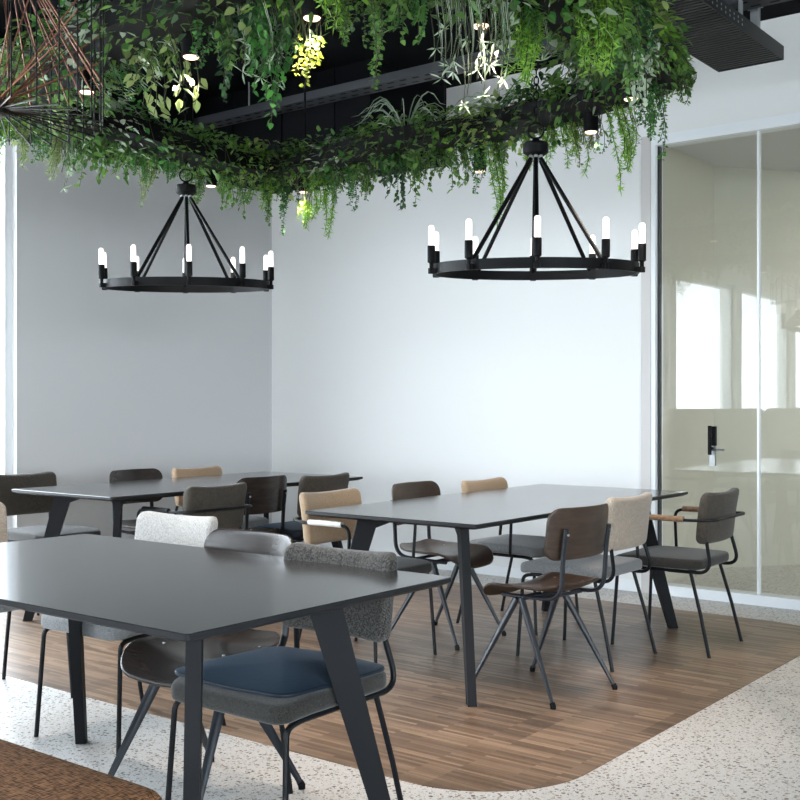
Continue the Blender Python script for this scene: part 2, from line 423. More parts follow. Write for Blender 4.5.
def unseen_window(name, horiz, a0, a1, c, z0, z1, nb):
    f = MB(); g = MB(); fw = .05
    def bx(mb, p, q, zz0, zz1, t0, t1):
        if horiz: mb.box(p, q, c+t0, c+t1, zz0, zz1)
        else: mb.box(c+t0, c+t1, p, q, zz0, zz1)
    bx(f, a0, a1, z0, z0+fw, -.05, .05); bx(f, a0, a1, z1-fw, z1, -.05, .05)
    for k in range(nb+1):
        p = a0+(a1-a0)*k/nb; bx(f, max(a0, p-fw/2), min(a1, p+fw/2), z0+fw, z1-fw, -.05, .05)
    bx(g, a0+fw, a1-fw, z0+fw, z1-fw, -.01, .01)
    fo = struct(f, name, 'frame'); g.build('pane', 'winglass', fo, smooth=False)
unseen_window('window_30', True, XL+.4, -.5, YB-.1, .25, 3.07, 3)  # unseen window behind the camera, giving the back wall more daylight
unseen_window('window_31', False, -7.5, 2.0, XR+.1, .5, 3.07, 5)  # unseen window, added to light the left wall
m = MB(); m.box(XL, GA-.10, YW-.012, YW, 0, .07); struct(m, 'baseboard_back', 'frame')
m = MB(); m.box(XL, XL+.012, 4.25, YW-.012, 0, .07); struct(m, 'baseboard_left', 'frame')
# window wall on the left: pillars, frames and panes
PIL = [1.2, -1.3, -3.8, -6.4]
m = MB()
for py in PIL: m.box(XL-.25, XL+.02, py-.11, py+.11, 0, 3.07)
struct(m, 'wall_left_pillar', 'wall')
edges = [4.19]+sum([[p+.11, p-.11] for p in PIL], [])+[YB]
for i in range(0, len(edges), 2):
    y1, y0 = edges[i], edges[i+1]
    f = MB(); fw = .055
    f.box(XL-.16, XL-.05, y1-fw, y1, 0, 3.07); f.box(XL-.16, XL-.05, y0, y0+fw, 0, 3.07)
    f.box(XL-.16, XL-.05, y0+fw, y1-fw, 0, .07); f.box(XL-.16, XL-.05, y0+fw, y1-fw, 3.0, 3.07)
    fo = struct(f, 'window_%d' % (i//2+1), 'frame')
    g = MB(); g.box(XL-.115, XL-.095, y0+fw, y1-fw, .07, 3.0)
    p = g.build('pane', 'winglass', fo, smooth=False)
m = MB(); m.box(-80, XL-.26, -60, 40, -.25, -.1); m.box(XL-.26, XR+.35, -60, YB-.3, -.25, -.13); m.box(XR+.35, 60, -60, 40, -.25, -.13); struct(m, 'outdoor_ground', 'outside')

# glass partition
m = MB(); m.box(GA-.10, GA-.035, YW-.02, YW+.10, 0, 2.93); struct(m, 'trim_1', 'jamb')
m = MB(); m.box(GA-.035, GA-.006, YW-.015, YW+.10, 0, 2.93); m.box(GA-.006, XR, YW-.015, YW+.10, 0, .062)
m.box(GA-.006, XR, YW-.015, YW+.10, 2.865, 2.93); struct(m, 'trim_2', 'frame')
m = MB(); m.box(GA-.006, GA+.006, YW+.02, YW+.06, .062, 2.865); struct(m, 'trim_3', 'galv')
seams = [GA+.008, -2.375, -1.45, -.5, .45, 1.4, 2.35, 3.3, XR]
for i in range(len(seams)-1):
    x0, x1 = seams[i]+.004, seams[i+1]-.004
    g = MB(); g.box(x0, x1, YW+.03, YW+.042, .062, 2.865)
    o = struct(g, 'door_1' if i == 0 else 'window_%d' % (10+i), 'glass')
    if i == 0:
        h = MB(); xh = -2.66
        h.box(xh-.022, xh+.022, YW-.0, YW+.03, .955, 1.075); h.cyl((xh, YW-.03, .90), (xh, YW-.03, 1.08), .012)
        h.cyl((xh, YW-.03, 1.02), (xh, YW+.0, 1.02), .009); h.cyl((xh, YW-.03, .94), (xh, YW+.03, .94), .008)
        h.build('door_handle', 'black', o)
        lk = MB(); lk.box(xh-.018, xh+.018, YW+.008, YW+.03, .83, .955); lk.cyl((xh, YW-.0, .93), (xh+.08, YW-.0, .93), .007)
        lk.build('door_lock', 'chrome', o)
m = MB()
for xs in seams[1:-1]: m.box(xs-.007, xs+.007, YW+.018, YW+.054, .062, 2.865)
struct(m, 'trim_4', 'frame')
# room behind the glass
m = MB()
m.box(-3.30, -3.16, YW+.18, 7.92, 0, ZC)
def wallseg(mb, p, q, t, z0=0, z1=ZC):
    p, q = Vector((p[0], p[1], 0)), Vector((q[0], q[1], 0)); d = (q-p).normalized(); n = Vector((-d.y, d.x, 0))*t
    a = [p, q, q+n, p+n]
    mb.add([(v.x, v.y, z0) for v in a]+[(v.x, v.y, z1) for v in a], [(0,3,2,1),(4,5,6,7),(0,1,5,4),(1,2,6,5),(2,3,7,6),(3,0,4,7)])
wallseg(m, (-3.17, 7.85), (-1.2, 10.35), .14)
wallseg(m, (-1.25, 10.33), (XR, 10.33), .14)
struct(m, 'wall_partition_room', 'beige')
m = MB(); m.box(-3.16, XR, YW+.19, 10.6, 2.97, 3.05); struct(m, 'ceiling_partition_room', 'greywall')

# ------------------------------------------------------------------ ceiling services
t = thing('ventilation_duct', 'large matt black duct boxed in under the ceiling above the white wall corner', 'duct', (-5.5, 6.1, 2.95))
m = MB(); m.box(-.93, .82, -.40, .46, 0, .569); m.build('duct_body', 'duct', t, smooth=False)
for xx in (-.5, 0, .5):
    m = MB(); m.box(xx-.015, xx+.015, -.412, -.40, 0, .569); m.build('flange', 'duct', t, smooth=False)
m = MB(); m.box(.82, .832, -.412, .46, -.012, .569); m.build('flange', 'duct', t, smooth=False)

t = thing('ventilation_duct', 'matt black duct under the ceiling along the grey wall, behind the planter ring', 'duct', (-6.05, 4.1, 2.95))
m = MB(); m.box(-.38, -.10, -1.6, 1.35, 0, .569); m.build('duct_body', 'duct', t, smooth=False)
m = MB(); m.box(-.10, -.088, .4, .43, 0, .569); m.build('flange', 'duct', t, smooth=False)
t = thing('cable_tray', 'thin grey perforated strut running below the black ceiling to the far corner', 'tray', (-4.2, 5.58, 3.27))
m = MB(); m.box(-2.24, 2.6, -.075, .075, 0, .006); m.box(-2.24, 2.6, -.075, -.069, .006, .055); m.box(-2.24, 2.6, .069, .075, .006, .055)
nf0 = len(m.f)
k = -2.2
while k < 2.56:
    m.box(k, k+.05, -.050, -.030, -.0012, .0); m.box(k+.04, k+.09, .025, .045, -.0012, .0); k += .1
ch = m.build('channel', 'galv', t, smooth=False); ch.data.materials.append(M['holes'])
for i_, p_ in enumerate(ch.data.polygons): p_.material_index = 1 if i_ >= nf0 else 0
for xx in (-1.5, .2, 1.9):
    m = MB(); m.cyl((xx, 0, .006), (xx, 0, .25), .006); m.build('hanger_rod', 'hanger', t)

t = thing('cable_ladder', 'wide black cable tray with ribbed underside in the upper right corner', 'tray', (-2.225, 6.06, 3.10))
m = MB(); L0 = -6.5
m.box(-.185, -.180, L0, 0, 0, .075); m.box(.180, .185, L0, 0, 0, .075); m.box(-.185, .185, -.006, 0, 0, .075); m.box(-.18, .18, L0, -.006, .012, .018)
m.build('side_rail', 'traym', t, smooth=False)
m = MB(); k = L0
while k < -.04:
    m.box(-.178, .178, k, k+.018, .0, .0115); k += .036
m.build('rib', 'traym', t, smooth=False)
for k in range(9):
    for zz in (.050, .026):
        m = MB(); m.cyl((.1852, -.62-.055*k, zz), (.1858, -.62-.055*k, zz), .007, n=8); m.build('hole', 'hanger', t)
for yy in (-.55, -2.6):
    m = MB(); m.cyl((.15, yy, .02), (.15, yy, .419), .012); m.box(.12, .18, yy-.012, yy+.012, .22, .245); m.build('hanger_rod', 'hanger', t)
m = MB(); m.box(.13, .17, -.36, -.32, .07, .415); m.box(.11, .19, -.345, -.335, .19, .21); m.build('bracket', 'hanger', t, smooth=False)

# ------------------------------------------------------------------ tables
def table(label, x0, x1, y0, y1, zt=.74, shift=0.):
    cx, cy = (x0+x1)/2, (y0+y1)/2; hx, hy = (x1-x0)/2, (y1-y0)/2
    t = thing('dining_table', label, 'table', (cx, cy, 0), 0, 'long dark meeting tables')
    m = MB(); R = .012; pts = []
    for sx, sy, a0 in ((hx-R, hy-R, 0), (-hx+R, hy-R, PI/2), (-hx+R, -hy+R, PI), (hx-R, -hy+R, 1.5*PI)):
        for i in range(5):
            a = a0+PI/2*i/4; pts.append((sx+R*math.cos(a), sy+R*math.sin(a)))
    n = len(pts); vs = []
    for z, ins in ((zt, .002), (zt-.002, 0), (zt-.014, 0), (zt-.024, .022)):
        for x, y in pts: vs.append((x*(1-ins/hx), y*(1-ins/hy), z))
    fs = [tuple(range(n))]+[(j*n+i, j*n+(i+1) % n, (j+1)*n+(i+1) % n, (j+1)*n+i) for j in range(3) for i in range(n)]+[tuple(range(4*n-1, 3*n-1, -1))]
    m.add(vs, fs); tp = m.build('tabletop', 'top', t, ang=15); tp.data.materials.append(M['edge'])
    for p_ in tp.data.polygons: p_.material_index = 0 if p_.normal.z > .3 else 1
    zb = zt-.0245
    for sx in (-1, 1):
        for sy in (-1, 1):
            fx, fy = sx*(hx-.062), sy*(hy-.062)-(shift if sx > 0 and sy > 0 else 0)
            d = Vector((sx, sy, 0)).normalized(); nrm = Vector((-d.y, d.x, 0))
            # plate leg: profile in the diagonal plane, r measured outward from the foot
            poly = [(.022, 0), (-.026, 0), (-.232, zb-.055), (-.30, zb-.03), (-.36, zb-.012), (-.36, zb), (-.155, zb)]
            mm = MB(); mm.prism(poly, .036, lambda r, z, h: (fx+d.x*r+nrm.x*h, fy+d.y*r+nrm.y*h, z))
            mm.build('leg', 'tleg', t, smooth=False)
    mm = MB(); k = .30
    mm.box(-hx+k, hx-k, -hy+k-.02, -hy+k+.02, zb-.03, zb); mm.box(-hx+k, hx-k, hy-k-.02, hy-k+.02, zb-.03, zb)
    mm.box(-hx+k-.02, -hx+k+.02, -hy+k+.02, hy-k-.02, zb-.03, zb); mm.box(hx-k-.02, hx-k+.02, -hy+k+.02, hy-k-.02, zb-.03, zb)
    mm.build('underframe', 'tleg', t, smooth=False)
    return t
table('dark table in front, its near corner pointing at the camera beside the brown bench', -3.40, -1.75, 1.534, 2.494, shift=.11)
table('long table nearest the glass wall, its dark top shining pale blue', -3.35, -2.43, 3.62, 5.69)
table('long grey table at the back left below the smaller chandelier', -5.49, -4.60, 3.53, 5.54)

# ------------------------------------------------------------------ chairs
def back_deform(tilt=.10, conc=.03, flare=.014, zc=.658, y0=.245, hh=.1225):
    def f(x, y, z):
        v = z/hh; u = x/.225
        yy = y - conc*u*u + (z*tilt) + .012*max(0, v)**2
        zz = z + flare*u*u*max(0, v)
        return (x*(1+.02*v), y0+yy, zc+zz)
    return f
def uph_chair(label, back, seat, arms=False, pad='pad', cushion=None):
    t = thing('upholstered_chair' if not arms else 'upholstered_armchair', label, 'chair')
    m = MB(); m.pad(.455, .46, .05, .052, .016, bulge=.008, deform=lambda x, y, z: (x*(1-.04*max(0, y)/.23), y-.01, .436+z-.012*max(0, -y-.15)/.08))
    m.build('seat', seat, t, ang=60)
    if cushion:  # no real cover: the seat's blue sky sheen as a thin layer
        m = MB(); m.pad(.445, .44, .05, .012, .005, bulge=.016, deform=lambda x, y, z: (x, y-.012, .473+z+.003*math.sin(16*x+7*y)))
        m.build('seat_sheen', cushion, t, ang=60)
    m = MB(); m.pad(.415, .245, .032, .056, .020, bulge=.004, plane='xz', deform=back_deform()); m.build('backrest', back, t, ang=60)
    for s in (-1, 1):
        m = MB(); m.tube(fillet([(s*.228, -.235, 0), (s*.212, -.212, .39), (s*.207, -.16, .400), (s*.2, .10, .400)], .05), .0085); m.build('leg', 'tube', t)
        m = MB(); m.tube([(s*.2, .165, .395), (s*.215, .22, .2), (s*.228, .268, 0)], .0085); m.build('leg', 'tube', t)
        m = MB(); m.tube(fillet([(s*.2, .05, .399), (s*.198, .268, .399), (s*.168, .228, .575)], .075, 7), .009); m.build('back_upright', 'tube', t)
    m = MB(); m.tube([(-.207, -.17, .4), (.207, -.17, .4)], .008); m.build('seat_rail', 'tube', t)
    m = MB(); m.tube([(-.2, .15, .4), (.2, .15, .4)], .008); m.build('seat_rail', 'tube', t)
    if arms:
        m = MB(); z = .655
        path = fillet([(.245, -.085, .405), (.252, -.10, z), (.252, .20, z), (.215, .295, z+.005), (-.215, .295, z+.005), (-.252, .20, z), (-.252, -.10, z), (-.245, -.085, .405)], .05, 6)
        m.tube(path, .008); m.tube([(.245, -.085, .405), (.2, -.085, .402)], .007); m.tube([(-.245, -.085, .405), (-.2, -.085, .402)], .007)
        m.build('arm_tube', 'tube', t)
        for s in (-1, 1):
            m = MB(); m.tube([(s*.252, -.055, z+.004), (s*.252, .04, z+.005), (s*.252, .15, z+.004)], .013, n=10, flat=1.15); m.build('arm_pad', pad, t)
    return t
def ply_chair(label, mat, frame='greysteel'):
    t = thing('plywood_chair', label, 'chair')
    def sd(x, y, z):
        zz = .448+z
        if y < -.08: zz -= .055*((-y-.08)/.13)**2
        if y > .10: zz += .03*((y-.10)/.1)**2
        zz += .022*(x/.2)**2 - .008
        return (x*(1-.10*max(0, y)/.2), y, zz)
    m = MB(); m.pad(.42, .42, .11, .012, .005, deform=sd, cap=8, side=12); m.build('seat', mat, t, ang=60)
    m = MB(); m.pad(.42, .215, .055, .011, .005, plane='xz', cap=8, side=12, deform=lambda x, y, z: (x, .232+y-.045*(x/.2)**2+.12*z, .69+z)); m.build('backrest', mat, t, ang=60)
    for s in (-1, 1):
        m = MB(); m.tube(fillet([(s*.148, .238, .712), (s*.148, .222, .60), (s*.148, .212, .425), (s*.143, .02, .415), (s*.138, -.10, .412)], .075, 7), .0135, n=8, flat=.62, up=(1, 0, 0)); p = m.build('back_post', frame, t)
        for sy in (-1, 1):
            m = MB(); a = Vector((s*.142, sy*.012-.01, .405)); b = Vector((s*.214, sy*.222, .012))
            m.tube([a, a+(b-a)*.3, b], [.020, .018, .0095], n=8, flat=.75); l = m.build('leg', frame, t)
            f = MB(); f.tube([b-(b-a)*.03, b, Vector((b.x, b.y, 0))], [.0115, .0125, .0115], n=8); f.build('foot_cap', 'black', l)
    m = MB(); m.tube([(-.142, -.01, .404), (.142, -.01, .404)], .012, n=8); m.tube([(-.142, .1, .415), (.142, .1, .415)], .008, n=8); m.build('cross_bar', frame, t)
    for s in (-1, 1):
        for yy, zz in ((.245, .690),):
            r = MB(); r.cyl((s*.148, yy-.0, zz), (s*.148, yy+.006, zz), .005, n=8); r.build('rivet', 'hanger', t)
        for yy in (-.04, .11):
            r = MB(); r.cyl((s*.14, yy, .445), (s*.14, yy, .4595), .005, n=8); r.build('rivet', 'hanger', t)
    return t
def put(o, x, y, rz, grp):
    o.location = (x, y, 0); o.rotation_euler = (0, 0, rz); o['group'] = grp; return o
FR, FL_, FN = PI/2, -PI/2, 0.0        # facing +x, facing -x, facing -y
G1, G2, G3 = 'chairs around the front table', 'chairs around the table by the glass wall', 'chairs around the back left table'
put(uph_chair('window-lit pale tweed chair tucked behind the front table, left of the dark plywood chair', 'littweed', 'seatskylit'), -3.30, 2.61, .03, G1)
put(ply_chair('dark plywood chair behind the front table, between the pale tweed and the salt-and-pepper chair', 'plydark'), -2.60, 2.345, -.02, G1)
put(uph_chair('salt-and-pepper tweed chair with painted blue sky sheen on the seat at the front table', 'salt', 'seatdark', cushion='navy'), -2.155, 2.245, 0, G1)
put(uph_chair('beige chair at the far left end of the front table, only its back edge showing', 'tweed', 'seatskylit'), -4.10, 2.545, FR, G1)
put(ply_chair('brown plywood chair with splayed steel legs, seen from behind, nearest the pale blue tabletop', 'ply'), -2.40, 4.08, FL_-.13, G2)
put(uph_chair('beige tweed chair with sky-greyed seat, between brown plywood chair and dark armchair by the glass', 'tweed', 'seatskylit'), -2.57, 4.765, FL_, G2)
put(uph_chair('dark grey armchair with wooden arm pads standing in front of the glass wall', 'dark', 'seatdark', arms=True), -2.335, 5.285, FL_+.03, G2)
put(uph_chair('tan armchair with pale arm pads facing the left corner of the pale blue tabletop', 'tan', 'seatdark', arms=True, pad='padwhite'), -3.37, 4.09, FR, G2)
put(ply_chair('brown plywood chair on the far side of the glass-wall table, beside the tan armchair', 'ply'), -3.33, 4.68, FR, G2)
put(uph_chair('tan armchair farthest along the white wall side of the glass-wall table', 'tan', 'seatskylit', arms=True), -3.22, 5.24, FR, G2)
put(uph_chair('dark tweed armchair with its back to us at the back left table', 'dark', 'seatdark', arms=True, pad='black'), -4.60, 4.03, FL_, G3)
put(ply_chair('dark brown plywood chair, back to us, between two dark chairs at back left table', 'plydark', 'tube'), -4.735, 4.55, FL_, G3)
put(uph_chair('dark chair with navy seat at the right end of the back left table', 'dark', 'navy'), -4.71, 5.02, FL_, G3)
put(ply_chair('dark plywood chair against the grey wall side of the back left table', 'plydark', 'tube'), -5.42, 4.50, FR, G3)
put(uph_chair('tan chair behind the back left table, beside the plywood one by the grey wall', 'tan', 'seatskylit'), -5.40, 5.035, FR, G3)
put(uph_chair('wide dark taupe chair standing out by the bright window at the left edge', 'dark', 'seatdark'), -5.75, 3.95, FR, G3)

# bench in front, lower left corner of the picture
t = thing('upholstered_bench', 'brown coarse-woven bench along the near side of the front table', 'bench', (-2.565, 1.24, 0))
m = MB(); m.pad(1.70, .46, .05, .13, .03, bulge=.006, side=24, deform=lambda x, y, z: (x, y, .378+z)); m.build('seat', 'brownf', t, ang=60)
m = MB(); m.box(-.80, .80, -.18, .18, .265, .3065); m.build('seat_frame', 'black', t, smooth=False)
for sx in (-1, 1):
    for sy in (-1, 1):
        m = MB(); m.tube([(sx*.74, sy*.15, .27), (sx*.78, sy*.18, 0)], [.02, .013]); m.build('leg', 'black', t)

# high-backed booths under the windows, seen mirrored in the glass
def booth(label, yc, ln):
    t = thing('booth_sofa', label, 'sofa', (-5.62, yc, 0), 0, 'beige booths along the window wall')
    m = MB(); m.pad(ln, 1.05, .22, .14, .05, plane='xz', side=20, deform=lambda x, y, z: (y+.30, x, .625+z)); m.build('backrest', 'booth', t, ang=60)
    m = MB(); m.pad(.56, ln-.1, .06, .16, .04, side=20, deform=lambda x, y, z: (x-.06, y, .37+z)); m.build('seat', 'booth', t, ang=60)
    m = MB(); m.box(-.30, .34, -ln/2+.08, ln/2-.08, 0, .2895); m.build('base', 'black', t, smooth=False)
booth('beige high-backed booth mirrored in the first glass pane beside the white wall', -.185, 3.15)
booth('beige high-backed booth mirrored right of the thin glass joint', -3.42, 3.15)

# ------------------------------------------------------------------ chandeliers
def chandelier(label, X, Y, zring, zhub):
    cx, cy = RW(X, Y)
    t = thing('ring_chandelier', label, 'chandelier', (cx, cy, zhub), 0, 'black candle ring chandeliers')
    ax = Vector((CT, ST, 0)); q = Quaternion(ax, math.radians(3.2))
    t.rotation_mode = 'QUATERNION'; t.rotation_quaternion = q @ Quaternion((0, 0, 1), math.radians(37.81)-math.atan2(X, Y)+.02)
    R = .448; zr = zring-zhub
    # ring band
    m = MB(); n = 96; vs = []; fs = []
    for i in range(n):
        a = 2*PI*i/n; c, s = math.cos(a), math.sin(a)
        for r, z in ((R-.006, zr-.022), (R+.006, zr-.022), (R+.006, zr+.022), (R-.006, zr+.022)): vs.append((r*c, r*s, z))
    for i in range(n):
        j = (i+1) % n
        for k in range(4): fs.append((i*4+k, j*4+k, j*4+(k+1) % 4, i*4+(k+1) % 4))
    m.add(vs, fs); m.build('ring', 'black', t)
    m = MB(); m.lathe([(.02, -.035), (.036, -.035), (.054, -.022), (.056, -.018), (.056, .020), (.050, .026), (.02, .03), (.012, .045)], 12); m.build('hub', 'black', t, ang=30)
    m = MB(); m.tube([(.034*math.cos(2*PI*i/24), 0, .077+.034*math.sin(2*PI*i/24)) for i in range(24)], .0045, n=8, closed=True); m.build('hanging_loop', 'black', t)
    m = MB(); zz = .108; k = 0
    top = ZC-zhub-.005
    while zz < top-.012:
        p = [(.010*math.cos(a)*(1 if k % 2 else 0), .010*math.cos(a)*(0 if k % 2 else 1), zz+.021+.021*math.sin(a)) for a in [2*PI*i/10 for i in range(10)]]
        m.tube(p, .003, n=5, closed=True); zz += .033; k += 1
    m.build('chain', 'black', t)
    for k in range(10):
        a = -PI/2+2*PI*k/10; c, s = math.cos(a), math.sin(a); rr = R+.026
        m = MB(); m.box(R+.006, rr+.012, -.012, .012, zr-.022, zr+.0); m.lathe([(.014, zr-.024), (.014, zr-.004), (.009, zr+.002), (.009, zr+.020), (.0175, zr+.026), (.0175, zr+.094), (.015, zr+.098)], 12, (rr, 0, 0))
        o = m.build('candle_socket', 'black', t, rz=a)
        b = MB(); b.lathe([(.010, zr+.098), (.0135, zr+.102), (.0135, zr+.172), (.0115, zr+.181), (.005, zr+.186)], 12, (rr, 0, 0)); b.build('bulb', 'bulb', o)
    for k in (0, 1, 4, 5, 6, 9):
        a = -PI/2+2*PI*k/10; c, s = math.cos(a), math.sin(a)
        m = MB(); m.cyl((.035*c, .035*s, -.045), (R*c, R*s, zr+.018), .0095, n=8); m.build('rod', 'black', t)
        j = MB(); j.lathe([(.004, -.012), (.010, -.006), (.010, .006), (.004, .012)], 8, (.036*c, .036*s, -.042)); j.build('rod_joint', 'chrome', t)
    return t
chandelier('larger looking black candle ring chandelier on the right, before the white wall', .60, 4.87, 1.812, 2.345)
chandelier('smaller looking black candle ring chandelier on the left, before the grey wall', -1.182, 6.09, 1.873, 2.40)

# ------------------------------------------------------------------ planter ring
LOOP = [(1.06, 4.66), (.86, 5.02), (.45, 5.55), (.02, 5.80), (-.36, 6.22), (-.74, 6.50), (-1.08, 6.20), (-1.42, 5.55), (-1.72, 5.15), (-1.60, 4.78), (-1.27, 4.36), (-.80, 3.86), (-.30, 3.48), (.22, 3.46), (.56, 3.78), (.84, 4.22)]
def loop_pts(per=10):
    P = [Vector((x, y, 0)) for x, y in LOOP]; n = len(P); out = []
    for i in range(n):
        a, b, c, d = P[i-1], P[i], P[(i+1) % n], P[(i+2) % n]
        for k in range(per):
            t = k/per
            out.append(.5*((2*b)+(c-a)*t+(2*a-5*b+4*c-d)*t*t+(-a+3*b-3*c+d)*t**3))
    return out
LP = loop_pts()
ZB, ZT = 2.56, 2.645
t = thing('planter_ring', 'black oval planter ring hung below the ceiling and overgrown with greenery', 'planter')
m = MB(); vs = []; fs = []; n = len(LP)
for i in range(n):
    p = LP[i]; tg = (LP[(i+1) % n]-LP[i-1]).normalized(); nr = Vector((tg.y, -tg.x, 0))
    for off, z in ((-.12, ZB), (.12, ZB), (.12, ZT), (.10, ZT), (.10, ZB+.03), (-.10, ZB+.03), (-.10, ZT), (-.12, ZT)):
        q = p+nr*off; x, y = RW(q.x, q.y); vs.append((x, y, z))
for i in range(n):
    j = (i+1) % n
    for k in range(8): fs.append((i*8+k, j*8+k, j*8+(k+1) % 8, i*8+(k+1) % 8))
m.add(vs, fs); m.build('trough', 'soil', t, ang=30)
for i in range(5, n, 20):
    p = LP[i]; x, y = RW(p.x, p.y); m = MB(); m.cyl((x, y, ZB+.05), (x, y, ZC), .006, n=8); m.build('hanger_rod', 'black', t)

# spotlights under the ring
spots = [(87, 92, 'left'), (191, 57, ''), (312, 18, ''), (481, 26, ''), (631, 99, ''), (591, 132, ''), (480, 171, ''), (304, 192, ''), (211, 186, '')]
slabel = ['black spotlight glowing behind the copper wire lamp', 'black spotlight hanging over dark void, right of the wire lamp',
          'black spotlight at the very top, beside the yellow-green trailing plant', 'black spotlight with silvery tendrils hanging around it',
          'black spotlight on the right, close to the round end of the planter ring', 'black spotlight above the right arm of the larger chandelier',
          'black spotlight left of the hub of the larger chandelier', 'small spotlight lighting a yellow plant midway along the back of the ring',
          'small black spotlight just right of the hub of the smaller chandelier']
for (px, y, _), lb in zip(spots, slabel):
    zb = 2.475; d = (zb-HC)*FPX/(403-y); X = (px-400)/FPX*d; x, yy = RW(X, d)
    s = thing('spotlight', lb, 'light', (x, yy, zb), 0, 'spotlights under the planter ring')
    m = MB(); m.lathe([(.030, .0), (.034, .0), (.034, .125), (.030, .13), (.008, .132)], 18); m.build('housing', 'black', s, ang=30)
    m = MB(); m.lathe([(.012, -.008), (.024, -.005), (.0298, .001)], 18); m.build('lens', 'lens', s)
    L = bpy.data.lights.new('spot_beam', 'SPOT'); L.energy = 38; L.color = (1, .86, .74); L.spot_size = math.radians(76); L.spot_blend = .6; L.shadow_soft_size = .02
    lo = bpy.data.objects.new('spot_beam', L); COL.objects.link(lo); lo.location = (0, 0, -.015); lo.parent = s

# ------------------------------------------------------------------ greenery
rng = random.Random(7)
SPOTS = [tuple(o_.location[:2]) for o_ in COL.objects if o_.name.startswith('spotlight')]; ROOT = [0, 0]
def leaf(mb, p, d, up, l, w, curl=.15):
    if p.z < ZB+.02 and any((p.x+ROOT[0]-a)**2+(p.y+ROOT[1]-b)**2 < .075**2 for a, b in SPOTS) and p.z > 2.42: return
    d = d.normalized(); s = d.cross(up)
    if s.length < 1e-4: s = d.orthogonal()
    s.normalize(); nn = s.cross(d).normalized()
    if w < .012:
        mid = p+d*l*.42
        mb.add([p, mid+s*w*.5, p+d*l-nn*l*curl, mid-s*w*.5], [(0, 1, 2, 3)]); return
    m1 = p+d*l*.28-nn*w*.02; m2 = p+d*l*.64-nn*(w*.04+l*curl*.4)
    mb.add([p, m1+s*w*.46+nn*w*.10, m1, m1-s*w*.46+nn*w*.10, m2+s*w*.36+nn*w*.08, m2, m2-s*w*.36+nn*w*.08, p+d*l-nn*l*curl],
           [(0, 1, 2), (0, 2, 3), (1, 4, 5, 2), (2, 5, 6, 3), (4, 7, 5), (5, 7, 6)])
def strip(mb, pts, w):
    vs = []; n = len(pts)
    for i, p in enumerate(pts):
        tg = (pts[min(i+1, n-1)]-pts[max(i-1, 0)]); s = tg.cross(Vector((rng.random()-.5, rng.random()-.5, .3)) if i == 0 else LS[0])
        if i == 0: LS[0] = Vector((rng.random()-.5, rng.random()-.5, .2))
        s = tg.cross(LS[0]); s = s.normalized() if s.length > 1e-5 else Vector((1, 0, 0))
        ww = w*(1-.85*(i/(n-1))**2)
        vs += [p+s*ww/2, p-s*ww/2]
    mb.add(vs, [(2*i, 2*i+1, 2*i+3, 2*i+2) for i in range(n-1)])
LS = [Vector((1, 0, 0))]
def rv(s=1): return Vector((rng.uniform(-1, 1), rng.uniform(-1, 1), rng.uniform(-1, 1)))*s
def vine(start, out, rise, hang, seg=12, wob=.02):
    """stem that leaves the trough, rises a little, tips over the edge and hangs"""
    pts = []; p = Vector(start)
    for i in range(seg+1):
        t = i/seg
        q = Vector(start)+out*(1-(1-t)**2)*1.0
        q.z = start[2]+rise*math.sin(min(1, t*2.2)*PI/2)*(1 if t < .45 else max(0, 1-(t-.45)*2)) - hang*max(0, (t-.25)/.75)**1.15
        q += Vector((math.sin(t*9+start[0]*20), math.cos(t*8+start[1]*20), 0))*wob*t
        pts.append(q)
    return pts
def along(pts, step):
    acc = 0; out = []
    for a, b in zip(pts[:-1], pts[1:]):
        L = (b-a).length; 
        while acc < L:
            out.append((a+(b-a)*(acc/L), (b-a).normalized())); acc += step
        acc -= L
    return out
